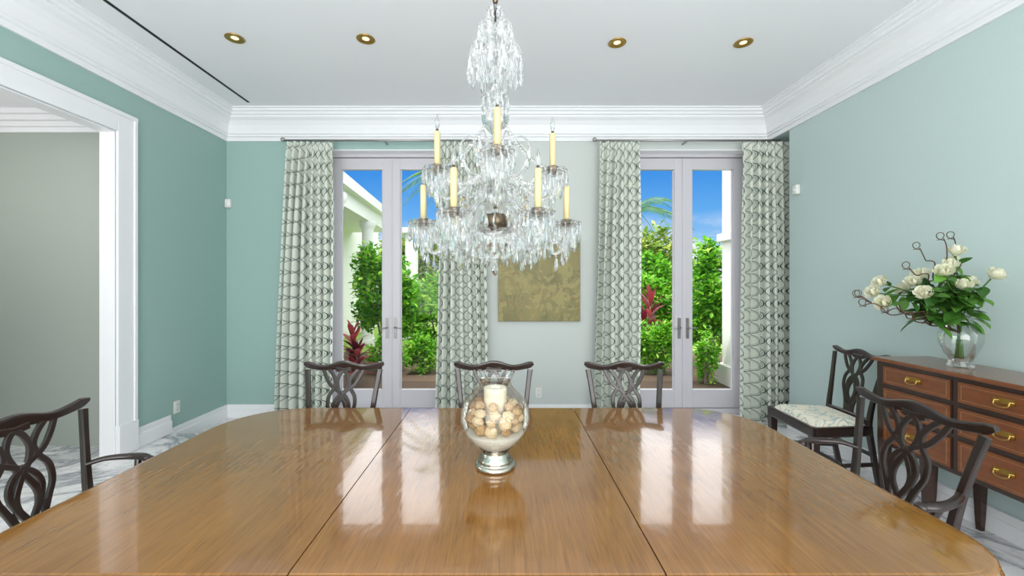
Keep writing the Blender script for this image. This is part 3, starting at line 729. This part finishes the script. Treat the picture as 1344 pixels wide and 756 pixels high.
b=MB(); b.box(-5.2,-4.6,5.0,15,-.05,4.2); b.obj('wing_wall','stucco',w)
def quad_slab(b,pts,z0,z1):
    b.loft([[(x,y,z0) for x,y in pts],[(x,y,z1) for x,y in pts]])
b=MB(); quad_slab(b,[(-4.6,5.1),(-2.85,5.1),(-3.35,12.5),(-4.6,12.5)],3.40,3.62); quad_slab(b,[(-4.6,5.1),(-2.98,5.1),(-3.48,12.4),(-4.6,12.4)],3.05,3.40); b.obj('roof','stucco',w)
for x,y in ((-2.90,7.0),(-3.40,10.2),(-3.42,12.2)):
    b=MB(); b.lathe([(.22,-.05),(.22,.08),(.18,.10),(.17,.14),(.15,.2),(.135,2.75),(.15,2.80),(.15,2.85),(.18,2.9),(.20,2.95),(.20,3.05)],(x,y,0),28); b.obj('column','stucco',w)
pr=empty('garden_pier'); b=MB(); b.box(-2.75,-2.45,11.4,11.7,-.05,2.9); b.box(-2.85,-2.35,11.3,11.8,2.9,3.05); b.box(-2.83,-2.37,11.32,11.78,-.05,.2); b.obj('shaft','stucco',pr,bevel=.01)
pr=empty('porch_pier'); b=MB(); b.box(3.42,3.85,5.95,6.4,-.05,3.7); b.box(3.36,3.9,5.9,6.45,2.15,2.27); b.box(3.36,3.92,5.87,6.48,-.05,.25); b.obj('shaft','stucco',pr,bevel=.01)

# ---------------------------------------------------------------- world & lights
wd=bpy.data.worlds.new('sky'); scene.world=wd; wd.use_nodes=True; t=wd.node_tree; t.nodes.clear()
class W(NT):
    def __init__(s): s.t=t; s.out=s.n('ShaderNodeOutputWorld')
w=W(); tc=w.n('ShaderNodeTexCoord'); sp=w.n('ShaderNodeSeparateXYZ'); w.l(tc.outputs['Generated'],sp.inputs[0]); z=sp.outputs[2]
base=w.ramp(z,[(0,(.70,.86,.97)),(.06,(.42,.70,.97)),(.15,(.14,.45,.93)),(.27,(.03,.27,.82)),(1,(.02,.16,.6))])
mp=w.n('ShaderNodeMapping'); mp.inputs['Scale'].default_value=(1,1,2.6); w.l(tc.outputs['Generated'],mp.inputs[0])
cn=w.noise(mp.outputs[0],5,6,.55)
low=w.math('MULTIPLY',w.ramp(cn,[(.42,(0,0,0)),(.54,(1,1,1))]),w.ramp(z,[(0,(1,1,1)),(.09,(1,1,1)),(.16,(0,0,0))]))
hi_=w.math('MULTIPLY',w.ramp(cn,[(.25,(.7,.7,.7)),(.45,(1,1,1))]),w.ramp(z,[(.285,(0,0,0)),(.33,(1,1,1))]))  # unseen bright cloud band, added for white table reflections and room light
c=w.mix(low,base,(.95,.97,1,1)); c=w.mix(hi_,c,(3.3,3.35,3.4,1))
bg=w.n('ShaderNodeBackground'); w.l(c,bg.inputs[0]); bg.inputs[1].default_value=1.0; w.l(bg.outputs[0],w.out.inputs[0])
def light(name,typ,loc,rot,en,col=(1,1,1),**k):
    d=bpy.data.lights.new(name,typ); d.energy=en; d.color=col
    for a,b_ in k.items(): setattr(d,a,b_)
    o=bpy.data.objects.new(name,d); o.location=loc; o.rotation_euler=rot; scene.collection.objects.link(o); return o
s=light('sun','SUN',(0,0,10),(0,0,0),3.1,(1,.96,.88),angle=.01)
s.rotation_euler=Vector((.30,.42,-1)).to_track_quat('-Z','Y').to_euler()
light('rear_fill_light','AREA',(0,YF+.1,1.9),(-pi/2,0,pi),218,(1,.985,.975),shape='RECTANGLE',size=5,size_y=2.6)  # added fill behind the camera; the end wall has no window
light('ceiling_fill_light','AREA',(0,-1.0,1.0),(pi,0,0),100,(.99,.99,1),shape='RECTANGLE',size=4,size_y=2)  # added upward fill that brightens the ceiling; no lamp stands here
light('hall_fill_light','POINT',(-4.3,2.2,2.3),(0,0,0),30,(1,.97,.93),shadow_soft_size=.3)  # added fill to brighten the hall beyond the doorway, no fitting modelled

# ---------------------------------------------------------------- camera
cd=bpy.data.cameras.new('camera'); cam=bpy.data.objects.new('camera',cd); scene.collection.objects.link(cam)
cam.location=(0,0,1.5); cam.rotation_euler=(pi/2,0,0)
cd.sensor_width=36; cd.lens=36*536/1344; cd.shift_x=11/1344; cd.shift_y=-6/1344; cd.clip_start=.05; cd.clip_end=500
scene.camera=cam
